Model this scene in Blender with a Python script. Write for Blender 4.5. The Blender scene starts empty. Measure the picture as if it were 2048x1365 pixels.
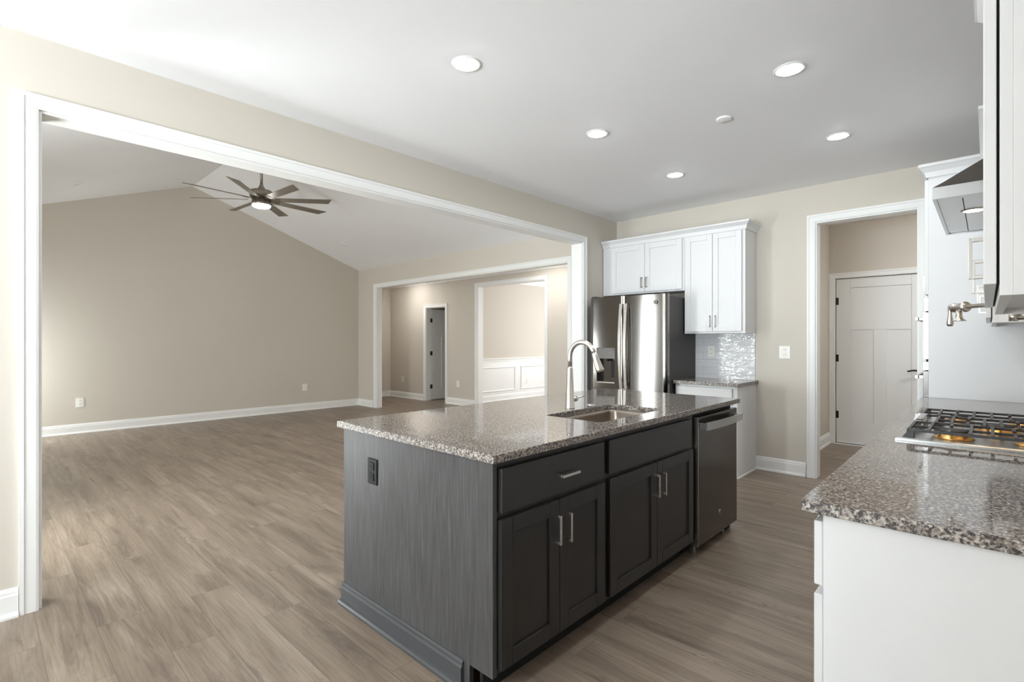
import bpy, bmesh, math, random
from mathutils import Vector, Matrix
random.seed(7)
SC = bpy.context.scene
COL = SC.collection

# ------------------------------------------------------------------ camera
F_PX = 1008.0
YAW = math.atan2(951.0, 1008.0)
cam_d = bpy.data.cameras.new('camera')
cam_d.sensor_width = 36.0
cam_d.lens = 36.0 * F_PX / 2048.0
cam_d.clip_start = 0.02
cam = bpy.data.objects.new('camera', cam_d)
cam.location = (0, 0, 1.30)
cam.rotation_euler = (math.pi / 2, 0, YAW)
COL.objects.link(cam)
SC.camera = cam

# ------------------------------------------------------------------ world, colour management
SC.view_settings.view_transform = 'Standard'
SC.view_settings.look = 'None'
SC.view_settings.gamma = 1.0
SC.view_settings.exposure = 1.0
SC.view_settings.use_curve_mapping = False
SC.cycles.max_bounces = 10
SC.cycles.diffuse_bounces = 6
SC.cycles.glossy_bounces = 5
SC.cycles.sample_clamp_indirect = 6.0
W = bpy.data.worlds.new('sky')
SC.world = W
W.use_nodes = True
W.node_tree.nodes['Background'].inputs[0].default_value = (0.86, 0.93, 1.0, 1)
W.node_tree.nodes['Background'].inputs[1].default_value = 1.0


def daylight(name, loc, rot, w, h, watts, color=(1.0, 0.98, 0.95)):
    d = bpy.data.lights.new(name, 'AREA')
    d.shape = 'RECTANGLE'
    d.size, d.size_y = w, h
    d.energy = watts
    d.color = color
    o = bpy.data.objects.new(name, d)
    o.location = loc
    o.rotation_euler = rot
    COL.objects.link(o)
    return o


P2 = math.pi / 2
# daylight standing in the window openings (area lamps shine along local -Z)
UP = math.radians(72)   # exaggerated upward tilt, added to brighten the kitchen ceiling
COOL = (0.82, 0.93, 1.0)
SOFT = (0.92, 0.985, 0.985)
daylight('daylight_patio_door', (-1.5, -3.93, 1.10), (P2 + UP, 0, 0), 2.0, 2.0, 285, COOL)
daylight('daylight_breakfast_window', (1.2, -3.93, 1.45), (P2 + UP, 0, 0), 1.9, 1.3, 30, COOL)
daylight('daylight_added_side_window', (2.93, -2.45, 1.4), (P2 + UP, 0, P2), 2.0, 1.3, 8, COOL)  # lamp for an unseen side window put in for light
daylight('daylight_great_room_door', (-4.45, -0.53, 1.17), (P2 + 0.2, 0, 0), 0.55, 2.2, 44, SOFT)
daylight('daylight_great_room_window', (-8.9, -0.53, 1.0), (P2 - 0.25, 0, 0.25), 0.6, 0.9, 24, SOFT)
daylight('daylight_dining_window', (-5.7, 10.43, 1.5), (P2, 0, math.pi), 1.8, 1.8, 41, (0.95, 0.98, 1.0))
sd = bpy.data.lights.new('bounce_sun', 'SUN')
sd.energy = 28.0  # low sun added through the side window, floor bounce lifts the ceiling
sd.angle = math.radians(1.0)
sd.color = (0.8, 0.93, 1.0)
so = bpy.data.objects.new('bounce_sun', sd)
so.location = (8, -3, 8)
so.rotation_euler = (math.radians(-3), math.radians(69), 0)
COL.objects.link(so)

H = 2.775      # kitchen ceiling
XL = -3.345    # kitchen side of the left wall
XR = 0.33      # right wall
YB = 5.44      # back wall


# ------------------------------------------------------------------ materials
def s2l(c):
    c = c / 255.0
    return c / 12.92 if c <= 0.04045 else ((c + 0.055) / 1.055) ** 2.4


def rgb(r, g, b):
    return (s2l(r), s2l(g), s2l(b), 1.0)


class NT:
    def __init__(self, name):
        self.m = bpy.data.materials.new(name)
        self.m.use_nodes = True
        self.t = self.m.node_tree
        self.b = self.t.nodes['Principled BSDF']

    def n(self, typ, **kw):
        nd = self.t.nodes.new(typ)
        for k, v in kw.items():
            if hasattr(nd, k):
                setattr(nd, k, v)
        return nd

    def l(self, a, b):
        self.t.links.new(a, b)

    def coords(self, scale=(1, 1, 1), rot=(0, 0, 0)):
        g = self.n('ShaderNodeNewGeometry')
        mp = self.n('ShaderNodeMapping')
        mp.inputs['Scale'].default_value = scale
        mp.inputs['Rotation'].default_value = rot
        self.l(g.outputs['Position'], mp.inputs['Vector'])
        return mp.outputs['Vector']

    def noise(self, vec, scale, detail=4, rough=0.55, dist=0.0):
        nd = self.n('ShaderNodeTexNoise')
        nd.inputs['Scale'].default_value = scale
        nd.inputs['Detail'].default_value = detail
        nd.inputs['Roughness'].default_value = rough
        nd.inputs['Distortion'].default_value = dist
        self.l(vec, nd.inputs['Vector'])
        return nd.outputs['Fac']

    def ramp(self, fac, stops, interp='LINEAR'):
        nd = self.n('ShaderNodeValToRGB')
        cr = nd.color_ramp
        cr.interpolation = interp
        while len(cr.elements) < len(stops):
            cr.elements.new(0.5)
        for e, (p, c) in zip(cr.elements, stops):
            e.position = p
            e.color = c
        self.l(fac, nd.inputs['Fac'])
        return nd.outputs['Color']

    def mix(self, fac, a, b, blend='MIX'):
        nd = self.n('ShaderNodeMix', data_type='RGBA', blend_type=blend)
        for s, v in ((nd.inputs[0], fac), (nd.inputs[6], a), (nd.inputs[7], b)):
            if isinstance(v, (int, float)):
                s.default_value = v
            elif isinstance(v, tuple):
                s.default_value = v
            else:
                self.l(v, s)
        return nd.outputs[2]

    def bump(self, h, strength=0.2, dist=0.01):
        nd = self.n('ShaderNodeBump')
        nd.inputs['Strength'].default_value = strength
        nd.inputs['Distance'].default_value = dist
        self.l(h, nd.inputs['Height'])
        self.l(nd.outputs['Normal'], self.b.inputs['Normal'])


def plain(name, col, rough=0.5, metal=0.0, spec=None, bump=None):
    k = NT(name)
    k.b.inputs['Base Color'].default_value = col
    k.b.inputs['Roughness'].default_value = rough
    k.b.inputs['Metallic'].default_value = metal
    if spec is not None:
        k.b.inputs['Specular IOR Level'].default_value = spec
    if bump:
        k.bump(k.noise(k.coords(), bump[0], 3), bump[1], 0.002)
    return k.m


def wall_paint(name, col):
    k = NT(name)
    v = k.coords()
    c = k.ramp(k.noise(v, 1.3, 2), [(0.3, tuple(x * 0.985 for x in col[:3]) + (1,)), (0.7, col)])
    k.l(c, k.b.inputs['Base Color'])
    k.b.inputs['Roughness'].default_value = 0.7
    k.b.inputs['Specular IOR Level'].default_value = 0.25
    k.bump(k.noise(v, 260, 2), 0.08, 0.001)
    return k.m


M = {}
M['wall'] = wall_paint('beige_wall_paint', rgb(210, 203, 192))
M['ceil'] = wall_paint('ceiling_paint', rgb(244, 244, 246))
M['trim'] = plain('white_trim_paint', rgb(240, 240, 238), 0.35, spec=0.4)
M['cab'] = plain('white_cabinet_paint', rgb(223, 223, 224), 0.32, spec=0.4)
M['door'] = plain('white_door_paint', rgb(233, 233, 232), 0.4, spec=0.4)
M['black'] = plain('black_metal', rgb(22, 21, 20), 0.45)
M['blackp'] = plain('black_plastic', rgb(15, 15, 16), 0.45, spec=0.3)
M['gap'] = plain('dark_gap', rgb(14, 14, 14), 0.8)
M['iron'] = plain('cast_iron', rgb(52, 49, 47), 0.42, bump=(300, 0.2))
M['plate'] = plain('white_plastic', rgb(243, 241, 235), 0.35)
M['slot'] = plain('outlet_slot', rgb(120, 116, 110), 0.5)
M['nickel'] = plain('brushed_nickel', rgb(214, 209, 203), 0.27, 1.0)
M['chrome'] = plain('chrome', rgb(235, 235, 236), 0.08, 1.0)
M['warm_burner'] = plain('burner_warm_reflection', rgb(226, 176, 108), 0.3, 1.0)  # gold colour stands in for warm hood-lamp reflections on the cooktop
M['bronze'] = plain('dark_bronze', rgb(48, 42, 38), 0.4, 0.6)
M['fanm'] = plain('fan_brushed_nickel', rgb(150, 142, 131), 0.35, 0.9)
M['fanb'] = plain('fan_blade_finish', rgb(128, 119, 108), 0.45, 0.3)


M['steel'] = plain('brushed_stainless', rgb(132, 130, 128), 0.13, 1.0)
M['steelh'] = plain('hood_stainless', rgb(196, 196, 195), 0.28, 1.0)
M['panel'] = plain('dispenser_panel_grey', rgb(112, 110, 108), 0.4, 0.6)
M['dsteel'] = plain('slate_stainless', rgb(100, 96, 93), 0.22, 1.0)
M['sinksteel'] = plain('sink_stainless', rgb(160, 150, 140), 0.3, 1.0)
M['pull'] = plain('satin_pull_nickel', rgb(158, 154, 149), 0.3, 1.0)
M['fside'] = plain('fridge_side_grey', rgb(58, 55, 53), 0.5)


def granite():
    k = NT('speckled_granite')
    v = k.coords()
    n1 = k.noise(v, 120, 5, 0.6, 0.3)
    n2 = k.noise(v, 55, 4, 0.6)
    vor = k.n('ShaderNodeTexVoronoi')
    vor.inputs['Scale'].default_value = 210
    k.l(v, vor.inputs['Vector'])
    c1 = k.ramp(n1, [(0.34, rgb(44, 42, 43)), (0.42, rgb(98, 92, 88)), (0.49, rgb(150, 142, 136)), (0.61, rgb(208, 203, 199))])
    c2 = k.ramp(n2, [(0.36, rgb(148, 130, 116)), (0.56, rgb(228, 223, 218))])
    c = k.mix(0.6, c1, c2, 'MULTIPLY')
    sep = k.n('ShaderNodeSeparateColor')
    k.l(vor.outputs['Color'], sep.inputs['Color'])
    spots = k.ramp(sep.outputs[0], [(0.84, (0, 0, 0, 1)), (0.88, (1, 1, 1, 1))])
    c = k.mix(spots, c, rgb(62, 58, 58))
    k.l(c, k.b.inputs['Base Color'])
    g = k.n('ShaderNodeNewGeometry')
    sx = k.n('ShaderNodeSeparateXYZ')
    k.l(g.outputs['Normal'], sx.inputs[0])
    ro = k.n('ShaderNodeMapRange')            # polished top, honed edge
    ro.inputs['From Min'].default_value = 0.6
    ro.inputs['From Max'].default_value = 0.95
    ro.inputs['To Min'].default_value = 0.38
    ro.inputs['To Max'].default_value = 0.05
    k.l(sx.outputs['Z'], ro.inputs['Value'])
    k.l(ro.outputs[0], k.b.inputs['Roughness'])
    k.b.inputs['Specular IOR Level'].default_value = 0.6
    return k.m


M['granite'] = granite()


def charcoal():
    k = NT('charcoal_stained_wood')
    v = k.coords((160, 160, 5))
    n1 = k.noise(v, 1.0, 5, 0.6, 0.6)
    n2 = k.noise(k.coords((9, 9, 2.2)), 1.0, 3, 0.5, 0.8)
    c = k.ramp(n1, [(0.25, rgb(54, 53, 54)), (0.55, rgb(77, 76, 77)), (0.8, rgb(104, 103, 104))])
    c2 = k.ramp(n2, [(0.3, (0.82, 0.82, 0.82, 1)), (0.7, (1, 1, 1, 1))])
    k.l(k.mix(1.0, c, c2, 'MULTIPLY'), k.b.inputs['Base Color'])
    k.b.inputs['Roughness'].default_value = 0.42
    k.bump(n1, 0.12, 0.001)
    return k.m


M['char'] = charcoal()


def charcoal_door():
    k = NT('charcoal_stain_shaded')
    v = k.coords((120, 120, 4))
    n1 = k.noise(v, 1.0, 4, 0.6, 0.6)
    c = k.ramp(n1, [(0.25, rgb(35, 34, 34)), (0.8, rgb(48, 46, 45))])  # door finish darkened further, shade of the island front put into colour
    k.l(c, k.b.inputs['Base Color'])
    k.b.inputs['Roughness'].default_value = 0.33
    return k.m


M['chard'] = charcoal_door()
M['charp'] = plain('charcoal_painted_trim', rgb(70, 71, 73), 0.4)


def planks():
    k = NT('oak_vinyl_plank')
    br = k.n('ShaderNodeTexBrick', offset=0.37, offset_frequency=2)
    k.l(k.coords(), br.inputs['Vector'])
    br.inputs['Color1'].default_value = (0, 0, 0, 1)
    br.inputs['Color2'].default_value = (1, 1, 1, 1)
    br.inputs['Mortar'].default_value = (0.5, 0.5, 0.5, 1)
    br.inputs['Scale'].default_value = 1.0
    br.inputs['Mortar Size'].default_value = 0.0012
    br.inputs['Mortar Smooth'].default_value = 0.0
    br.inputs['Bias'].default_value = 0.0
    br.inputs['Brick Width'].default_value = 1.24
    br.inputs['Row Height'].default_value = 0.185
    # grain, shifted plank by plank
    sc = k.n('ShaderNodeVectorMath', operation='SCALE')
    k.l(br.outputs['Color'], sc.inputs[0])
    sc.inputs['Scale'].default_value = 37.0

    def shifted(scale):
        add = k.n('ShaderNodeVectorMath', operation='ADD')
        k.l(k.coords(scale), add.inputs[0])
        k.l(sc.outputs[0], add.inputs[1])
        return add.outputs[0]
    g1 = k.noise(shifted((1.1, 13, 1)), 1.0, 5, 0.55, 0.5)
    g2 = k.noise(shifted((7, 150, 1)), 1.0, 4, 0.6, 0.3)
    g3 = k.noise(shifted((1.0, 9.0, 1)), 1.0, 7, 0.7, 0.9)
    c = k.ramp(g1, [(0.25, rgb(120, 106, 93)), (0.5, rgb(144, 128, 113)), (0.75, rgb(164, 149, 134))])
    c = k.mix(0.8, c, k.ramp(g2, [(0.3, (0.84, 0.83, 0.82, 1)), (0.65, (1.02, 1.02, 1.02, 1))]), 'MULTIPLY')
    wv = k.n('ShaderNodeTexWave', wave_type='BANDS', bands_direction='Y')
    k.l(shifted((0.10, 1.0, 1)), wv.inputs['Vector'])
    wv.inputs['Scale'].default_value = 16.0
    wv.inputs['Distortion'].default_value = 9.0
    wv.inputs['Detail'].default_value = 3.0
    wv.inputs['Detail Scale'].default_value = 1.6
    c = k.mix(0.5, c, k.ramp(wv.outputs['Fac'], [(0.0, (0.76, 0.75, 0.74, 1)), (0.35, (1, 1, 1, 1))]), 'MULTIPLY')
    dark = k.ramp(g3, [(0.5, (0, 0, 0, 1)), (0.68, (0.75, 0.75, 0.75, 1))])
    c = k.mix(dark, c, rgb(92, 80, 70))
    # thin dark cracks, here and there
    vn = k.ramp(k.noise(shifted((1.6, 6, 1)), 1.0, 5, 0.6, 1.5), [(0.488, (0, 0, 0, 1)), (0.5, (1, 1, 1, 1)), (0.512, (0, 0, 0, 1))])
    vm = k.ramp(k.noise(shifted((1.1, 3.1, 1)), 1.3, 2, 0.5), [(0.56, (0, 0, 0, 1)), (0.66, (0.75, 0.75, 0.75, 1))])
    c = k.mix(k.mix(1.0, vn, vm, 'MULTIPLY'), c, rgb(84, 71, 61))
    tone = k.ramp(br.outputs['Color'], [(0.0, (0.92, 0.915, 0.91, 1)), (1.0, (1.03, 1.03, 1.03, 1))])
    c = k.mix(1.0, c, tone, 'MULTIPLY')
    # knots and cracks
    kn = k.noise(k.coords((3.2, 8.5, 1)), 1.0, 7, 0.72, 2.2)
    knots = k.ramp(kn, [(0.30, (0.9, 0.9, 0.9, 1)), (0.345, (0, 0, 0, 1))])
    c = k.mix(knots, c, rgb(88, 75, 65))
    c = k.mix(br.outputs['Fac'], c, rgb(104, 92, 81))
    k.l(c, k.b.inputs['Base Color'])
    k.b.inputs['Roughness'].default_value = 0.38
    k.b.inputs['Specular IOR Level'].default_value = 0.45
    k.bump(g2, 0.05, 0.002)
    return k.m


M['floor'] = planks()


def tile():
    k = NT('glossy_white_subway_tile')
    br = k.n('ShaderNodeTexBrick', offset=0.5, offset_frequency=2)
    g = k.n('ShaderNodeNewGeometry')
    sp = k.n('ShaderNodeSeparateXYZ')
    cb = k.n('ShaderNodeCombineXYZ')
    k.l(g.outputs['Position'], sp.inputs[0])
    k.l(sp.outputs['X'], cb.inputs['X'])
    k.l(sp.outputs['Z'], cb.inputs['Y'])
    k.l(cb.outputs[0], br.inputs['Vector'])
    br.inputs['Color1'].default_value = rgb(222, 222, 224)
    br.inputs['Color2'].default_value = rgb(228, 228, 230)
    br.inputs['Mortar'].default_value = rgb(205, 205, 206)
    br.inputs['Scale'].default_value = 1.0
    br.inputs['Mortar Size'].default_value = 0.002
    br.inputs['Brick Width'].default_value = 0.30
    br.inputs['Row Height'].default_value = 0.0785
    k.l(br.outputs['Color'], k.b.inputs['Base Color'])
    k.b.inputs['Roughness'].default_value = 0.07
    nz = k.noise(k.coords((9, 9, 22)), 1.0, 2)
    inv = k.n('ShaderNodeMath', operation='SUBTRACT')
    inv.inputs[0].default_value = 1.0
    k.l(br.outputs['Fac'], inv.inputs[1])
    mul = k.n('ShaderNodeMath', operation='MULTIPLY')
    k.l(nz, mul.inputs[0])
    k.l(inv.outputs[0], mul.inputs[1])
    k.bump(mul.outputs[0], 0.6, 0.026)
    return k.m


M['tile'] = tile()


def emit(name, col, strength):
    k = NT(name)
    k.b.inputs['Base Color'].default_value = (0.9, 0.9, 0.9, 1)
    k.b.inputs['Emission Color'].default_value = col
    k.b.inputs['Emission Strength'].default_value = strength
    return k.m


M['led'] = emit('recessed_lens_glow', (0.95, 0.98, 1.0, 1), 77.0)
M['led_foyer'] = emit('foyer_lens_glow', (1.0, 0.98, 0.95, 1), 215.0)
M['fanled'] = emit('fan_lens_glow', (0.97, 1.0, 0.99, 1), 36.0)
M['hoodled'] = emit('hood_lamp_glow', (1.0, 0.78, 0.5, 1), 30.0)
M['halll'] = emit('hall_lamp_glow', (0.97, 0.99, 1.0, 1), 48.0)


# ------------------------------------------------------------------ mesh building
class MB:
    def __init__(self):
        self.v, self.f, self.s = [], [], []

    def add(self, vs, fs, smooth=False):
        b = len(self.v)
        self.v += [tuple(p) for p in vs]
        self.f += [tuple(i + b for i in f) for f in fs]
        self.s += [smooth] * len(fs)
        return self

    def box(self, x0, x1, y0, y1, z0, z1):
        x0, x1 = min(x0, x1), max(x0, x1)
        y0, y1 = min(y0, y1), max(y0, y1)
        z0, z1 = min(z0, z1), max(z0, z1)
        vs = [(x, y, z) for z in (z0, z1) for y in (y0, y1) for x in (x0, x1)]
        return self.add(vs, [(0, 2, 3, 1), (4, 5, 7, 6), (0, 1, 5, 4), (2, 6, 7, 3), (0, 4, 6, 2), (1, 3, 7, 5)])

    def prism(self, poly, e0, e1, mp):
        """polygon in (p,q) extruded along e; mp(p,q,e) -> xyz"""
        n = len(poly)
        vs = [mp(p, q, e0) for p, q in poly] + [mp(p, q, e1) for p, q in poly]
        fs = [tuple(range(n))[::-1], tuple(range(n, 2 * n))]
        fs += [(i, (i + 1) % n, n + (i + 1) % n, n + i) for i in range(n)]
        return self.add(vs, fs)

    def sweep(self, path, prof, mp, closed=False):
        """profile (d,e): d is offset to the left of the path, e the third axis"""
        n = len(path)
        pts = [Vector(p) for p in path]
        rows = []
        for d, e in prof:
            row = []
            for i in range(n):
                a = pts[i - 1] if (i > 0 or closed) else None
                c = pts[(i + 1) % n] if (i < n - 1 or closed) else None
                ns = []
                if a is not None:
                    t = (pts[i] - a).normalized()
                    ns.append(Vector((-t.y, t.x)))
                if c is not None:
                    t = (c - pts[i]).normalized()
                    ns.append(Vector((-t.y, t.x)))
                if len(ns) == 2:
                    m = ns[0] + ns[1]
                    m = m / max(1e-6, m.length_squared) * 2
                else:
                    m = ns[0]
                q = pts[i] + m * d
                row.append(mp(q.x, q.y, e))
            rows.append(row)
        k = len(prof)
        vs = [p for row in rows for p in row]
        fs = []
        for j in range(k):
            j2 = (j + 1) % k
            for i in range(n if closed else n - 1):
                i2 = (i + 1) % n
                fs.append((j * n + i, j * n + i2, j2 * n + i2, j2 * n + i))
        if not closed:
            fs.append(tuple(j * n for j in range(k)))
            fs.append(tuple(j * n + n - 1 for j in range(k))[::-1])
        return self.add(vs, fs)

    def lathe(self, prof, c=(0, 0, 0), ax='z', n=24, caps=True):
        """profile [(r, t)] turned round the axis through c"""
        vs = []
        for r, t in prof:
            for i in range(n):
                a = 2 * math.pi * i / n
                u, w = r * math.cos(a), r * math.sin(a)
                p = {'z': (u, w, t), 'x': (t, u, w), 'y': (w, t, u)}[ax]
                vs.append((c[0] + p[0], c[1] + p[1], c[2] + p[2]))
        fs = []
        for j in range(len(prof) - 1):
            for i in range(n):
                i2 = (i + 1) % n
                fs.append((j * n + i, j * n + i2, (j + 1) * n + i2, (j + 1) * n + i))
        self.add(vs, fs, True)
        if caps:
            b = len(self.v) - len(vs)
            self.f.append(tuple(b + i for i in range(n))[::-1])
            self.s.append(False)
            self.f.append(tuple(b + (len(prof) - 1) * n + i for i in range(n)))
            self.s.append(False)
        return self

    def tube(self, path, r, n=12):
        pts = [Vector(p) for p in path]
        rs = r if isinstance(r, (list, tuple)) else [r] * len(pts)
        vs = []
        t0 = (pts[1] - pts[0]).normalized()
        up = Vector((0, 0, 1)) if abs(t0.z) < 0.9 else Vector((1, 0, 0))
        nrm = (up - t0 * up.dot(t0)).normalized()
        for i, p in enumerate(pts):
            t = (pts[min(i + 1, len(pts) - 1)] - pts[max(i - 1, 0)]).normalized()
            nrm = (nrm - t * nrm.dot(t)).normalized()
            bn = t.cross(nrm)
            for j in range(n):
                a = 2 * math.pi * j / n
                vs.append(p + (nrm * math.cos(a) + bn * math.sin(a)) * rs[i])
        fs = []
        for i in range(len(pts) - 1):
            for j in range(n):
                j2 = (j + 1) % n
                fs.append((i * n + j, i * n + j2, (i + 1) * n + j2, (i + 1) * n + j))
        self.add(vs, fs, True)
        b = len(self.v) - len(vs)
        self.f.append(tuple(b + j for j in range(n))[::-1])
        self.s.append(False)
        self.f.append(tuple(b + (len(pts) - 1) * n + j for j in range(n)))
        self.s.append(False)
        return self

    def build(self, name, mat, parent=None, bevel=0.0, seg=2, at=None):
        org = Vector(parent_origin(parent)) if parent is not None else Vector(at or (0, 0, 0))
        me = bpy.data.meshes.new(name)
        me.from_pydata([Vector(p) - org for p in self.v], [], self.f)
        bm = bmesh.new()
        bm.from_mesh(me)
        bmesh.ops.recalc_face_normals(bm, faces=bm.faces)
        bm.to_mesh(me)
        bm.free()
        me.polygons.foreach_set('use_smooth', self.s)
        me.materials.append(M[mat] if isinstance(mat, str) else mat)
        o = bpy.data.objects.new(name, me)
        COL.objects.link(o)
        if parent is not None:
            o.parent = parent
        else:
            o.location = org
        if bevel > 0:
            md = o.modifiers.new('bevel', 'BEVEL')
            md.width = bevel
            md.segments = seg
            md.limit_method = 'ANGLE'
            md.angle_limit = math.radians(40)
        return o


def parent_origin(o):
    v = Vector((0, 0, 0))
    while o is not None:
        v = v + o.location
        o = o.parent
    return v


def thing(name, label, cat, loc, group=None):
    o = bpy.data.objects.new(name, None)
    o.empty_display_size = 0.05
    o.location = loc
    COL.objects.link(o)
    o['label'], o['category'] = label, cat
    if group:
        o['group'] = group
    return o


def tag(o, label, cat, group=None):
    o['label'], o['category'] = label, cat
    if group:
        o['group'] = group
    return o


def struct(o):
    o['kind'] = 'structure'
    return o


XY = lambda p, q, e: (p, q, e)


def facing(d, plane):
    """map (a, z, out) -> xyz for a vertical face looking along d"""
    if d == '+x':
        return lambda a, z, o: (plane + o, a, z)
    if d == '-x':
        return lambda a, z, o: (plane - o, a, z)
    if d == '-y':
        return lambda a, z, o: (a, plane - o, z)
    return lambda a, z, o: (a, plane + o, z)


def fbox(mb, mp, a0, a1, z0, z1, o0, o1):
    p, q = mp(a0, z0, o0), mp(a1, z1, o1)
    return mb.box(p[0], q[0], p[1], q[1], p[2], q[2])


# ------------------------------------------------------------------ room shell
RIDGE_Y, RIDGE_Z, EAVE_Z, SL = 2.37, 3.79, 2.725, 0.361
GY0, GY1 = -0.6, 5.31          # great room, near and end wall
XG = -9.30                     # great room far wall


def roof(y):
    return RIDGE_Z - SL * abs(y - RIDGE_Y)


struct(MB().box(-10.6, 3.2, -4.2, 10.8, -0.12, 0).build('floor', 'floor'))
struct(MB().box(XL, 3.2, -4.2, YB + 0.14, H, H + 0.12).build('ceiling', 'ceil'))
# vaulted ceiling of the great room, two slopes
YZX = lambda p, q, e: (e, p, q)
mb = MB()
t = 0.1
mb.prism([(GY0 - 0.14, roof(GY0 - 0.14)), (RIDGE_Y, RIDGE_Z), (RIDGE_Y, RIDGE_Z + t), (GY0 - 0.14, roof(GY0 - 0.14) + t)], XG - 0.14, XL - 0.139, YZX)
struct(mb.build('ceiling_vault_near', 'ceil'))
mb = MB()
mb.prism([(RIDGE_Y, RIDGE_Z), (GY1 + 0.12, roof(GY1 + 0.12)), (GY1 + 0.12, roof(GY1 + 0.12) + t), (RIDGE_Y, RIDGE_Z + t)], XG - 0.14, XL - 0.139, YZX)
struct(mb.build('ceiling_vault_back', 'ceil'))

# wall between kitchen and great room with the wide cased opening
OY0, OY1, OZ = 0.202, 4.71, 2.42
mb = MB()
X0, X1 = XL - 0.139, XL
mb.prism([(-4.1, 0), (OY0, 0), (OY0, roof(OY0)), (GY0, roof(GY0)), (GY0, H), (-4.1, H)], X0, X1, YZX)
mb.prism([(OY0, OZ), (OY1, OZ), (OY1, roof(OY1)), (RIDGE_Y, RIDGE_Z), (OY0, roof(OY0))], X0, X1, YZX)
mb.prism([(OY1, 0), (YB + 0.14, 0), (YB + 0.14, H), (GY1 - 0.05, H), (OY1, roof(OY1))], X0, X1, YZX)
struct(mb.build('wall_left', 'wall'))

# back wall of the kitchen with the doorway to the hall
DX0, DX1, DZ = -1.184, -0.42, 2.425
mb = MB()
mb.box(XL, DX0, YB, YB + 0.12, 0, H).box(DX1, 1.2, YB, YB + 0.12, 0, H).box(DX0, DX1, YB, YB + 0.12, DZ, H)
struct(mb.build('wall_back', 'wall'))
struct(MB().box(XR, XR + 0.12, -1.0, YB, 0, H).build('wall_right', 'wall'))  # unseen near stretch extended to block breakfast light from the end panel
struct(MB().box(XR + 0.12, 3.1, -1.0, -0.88, 0, H).build('wall_breakfast_back', 'wall'))
struct(MB().box(-0.68, XR, -1.0, -0.88, 0, H).build('wall_shade_stub', 'wall'))  # unseen stub added to shade the near end panel of the right run
# breakfast end behind the camera: patio door and windows
mb = MB()
mb.box(XL, -2.55, -4.1, -3.98, 0, H).box(-0.45, 0.2, -4.1, -3.98, 0, H).box(2.2, 3.1, -4.1, -3.98, 0, H)
mb.box(-2.55, -0.45, -4.1, -3.98, 2.2, H).box(0.2, 2.2, -4.1, -3.98, 2.2, H).box(0.2, 2.2, -4.1, -3.98, 0, 0.7)
struct(mb.build('wall_front', 'wall'))
mb = MB()
mb.box(2.98, 3.1, -3.98, -3.6, 0, H).box(2.98, 3.1, -1.3, -1.0, 0, H).box(2.98, 3.1, -3.6, -1.3, 0, 0.5).box(2.98, 3.1, -3.6, -1.3, 2.3, H)
struct(mb.build('wall_breakfast_side', 'wall'))

# great room walls
mb = MB()
mb.prism([(GY0 - 0.14, 0), (GY1 + 0.12, 0), (GY1 + 0.12, roof(GY1 + 0.12)), (RIDGE_Y, RIDGE_Z), (GY0 - 0.14, roof(GY0 - 0.14))], XG - 0.12, XG, YZX)
struct(mb.build('wall_far', 'wall'))
EX0, EX1, EZ = -8.634, -4.0, 2.34
mb = MB()
zt = roof(GY1) + 0.03
mb.box(XG, EX0, GY1, GY1 + 0.12, 0, zt).box(EX1, XL - 0.139, GY1, GY1 + 0.12, 0, zt).box(EX0, EX1, GY1, GY1 + 0.12, EZ, zt)
struct(mb.build('wall_great_room_end', 'wall'))
mb = MB()
zt = roof(GY0)
gw = [(-9.25, -8.55), (-4.78, -4.12)]
xs = [XG] + [e for w in gw for e in w] + [XL - 0.139]
for i in range(0, len(xs), 2):
    mb.box(xs[i], xs[i + 1], GY0 - 0.12, GY0, 0, zt)
for a, b in gw:
    mb.box(a, b, GY0 - 0.12, GY0, 0, 0.55 if a < -7 else 0.03).box(a, b, GY0 - 0.12, GY0, 2.34, zt)
struct(mb.build('wall_great_room_window_side', 'wall'))

# window frames
def window(n, mp, a0, a1, z0, z1, cols=2):
    mb = MB()
    w = 0.06
    fbox(mb, mp, a0, a0 + w, z0, z1, -0.1, -0.06)
    fbox(mb, mp, a1 - w, a1, z0, z1, -0.1, -0.06)
    fbox(mb, mp, a0 + w, a1 - w, z0, z0 + w, -0.1, -0.06)
    fbox(mb, mp, a0 + w, a1 - w, z1 - w, z1, -0.1, -0.06)
    for k in range(1, cols):
        x = a0 + (a1 - a0) * k / cols
        fbox(mb, mp, x - 0.03, x + 0.03, z0 + w, z1 - w, -0.1, -0.06)
    struct(mb.build('window_%d' % n, 'trim'))


window(1, facing('+y', -3.98), -2.55, -0.45, 0.0, 2.2)
window(2, facing('+y', -3.98), 0.2, 2.2, 0.7, 2.2)
window(3, facing('-x', 2.98), -3.6, -1.3, 0.5, 2.3)  # unseen side window, added for light
for i, (a, b) in enumerate(gw):
    window(4 + i, facing('+y', GY0), a, b, 0.55 if a < -7 else 0.03, 2.34, 1)

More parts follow.
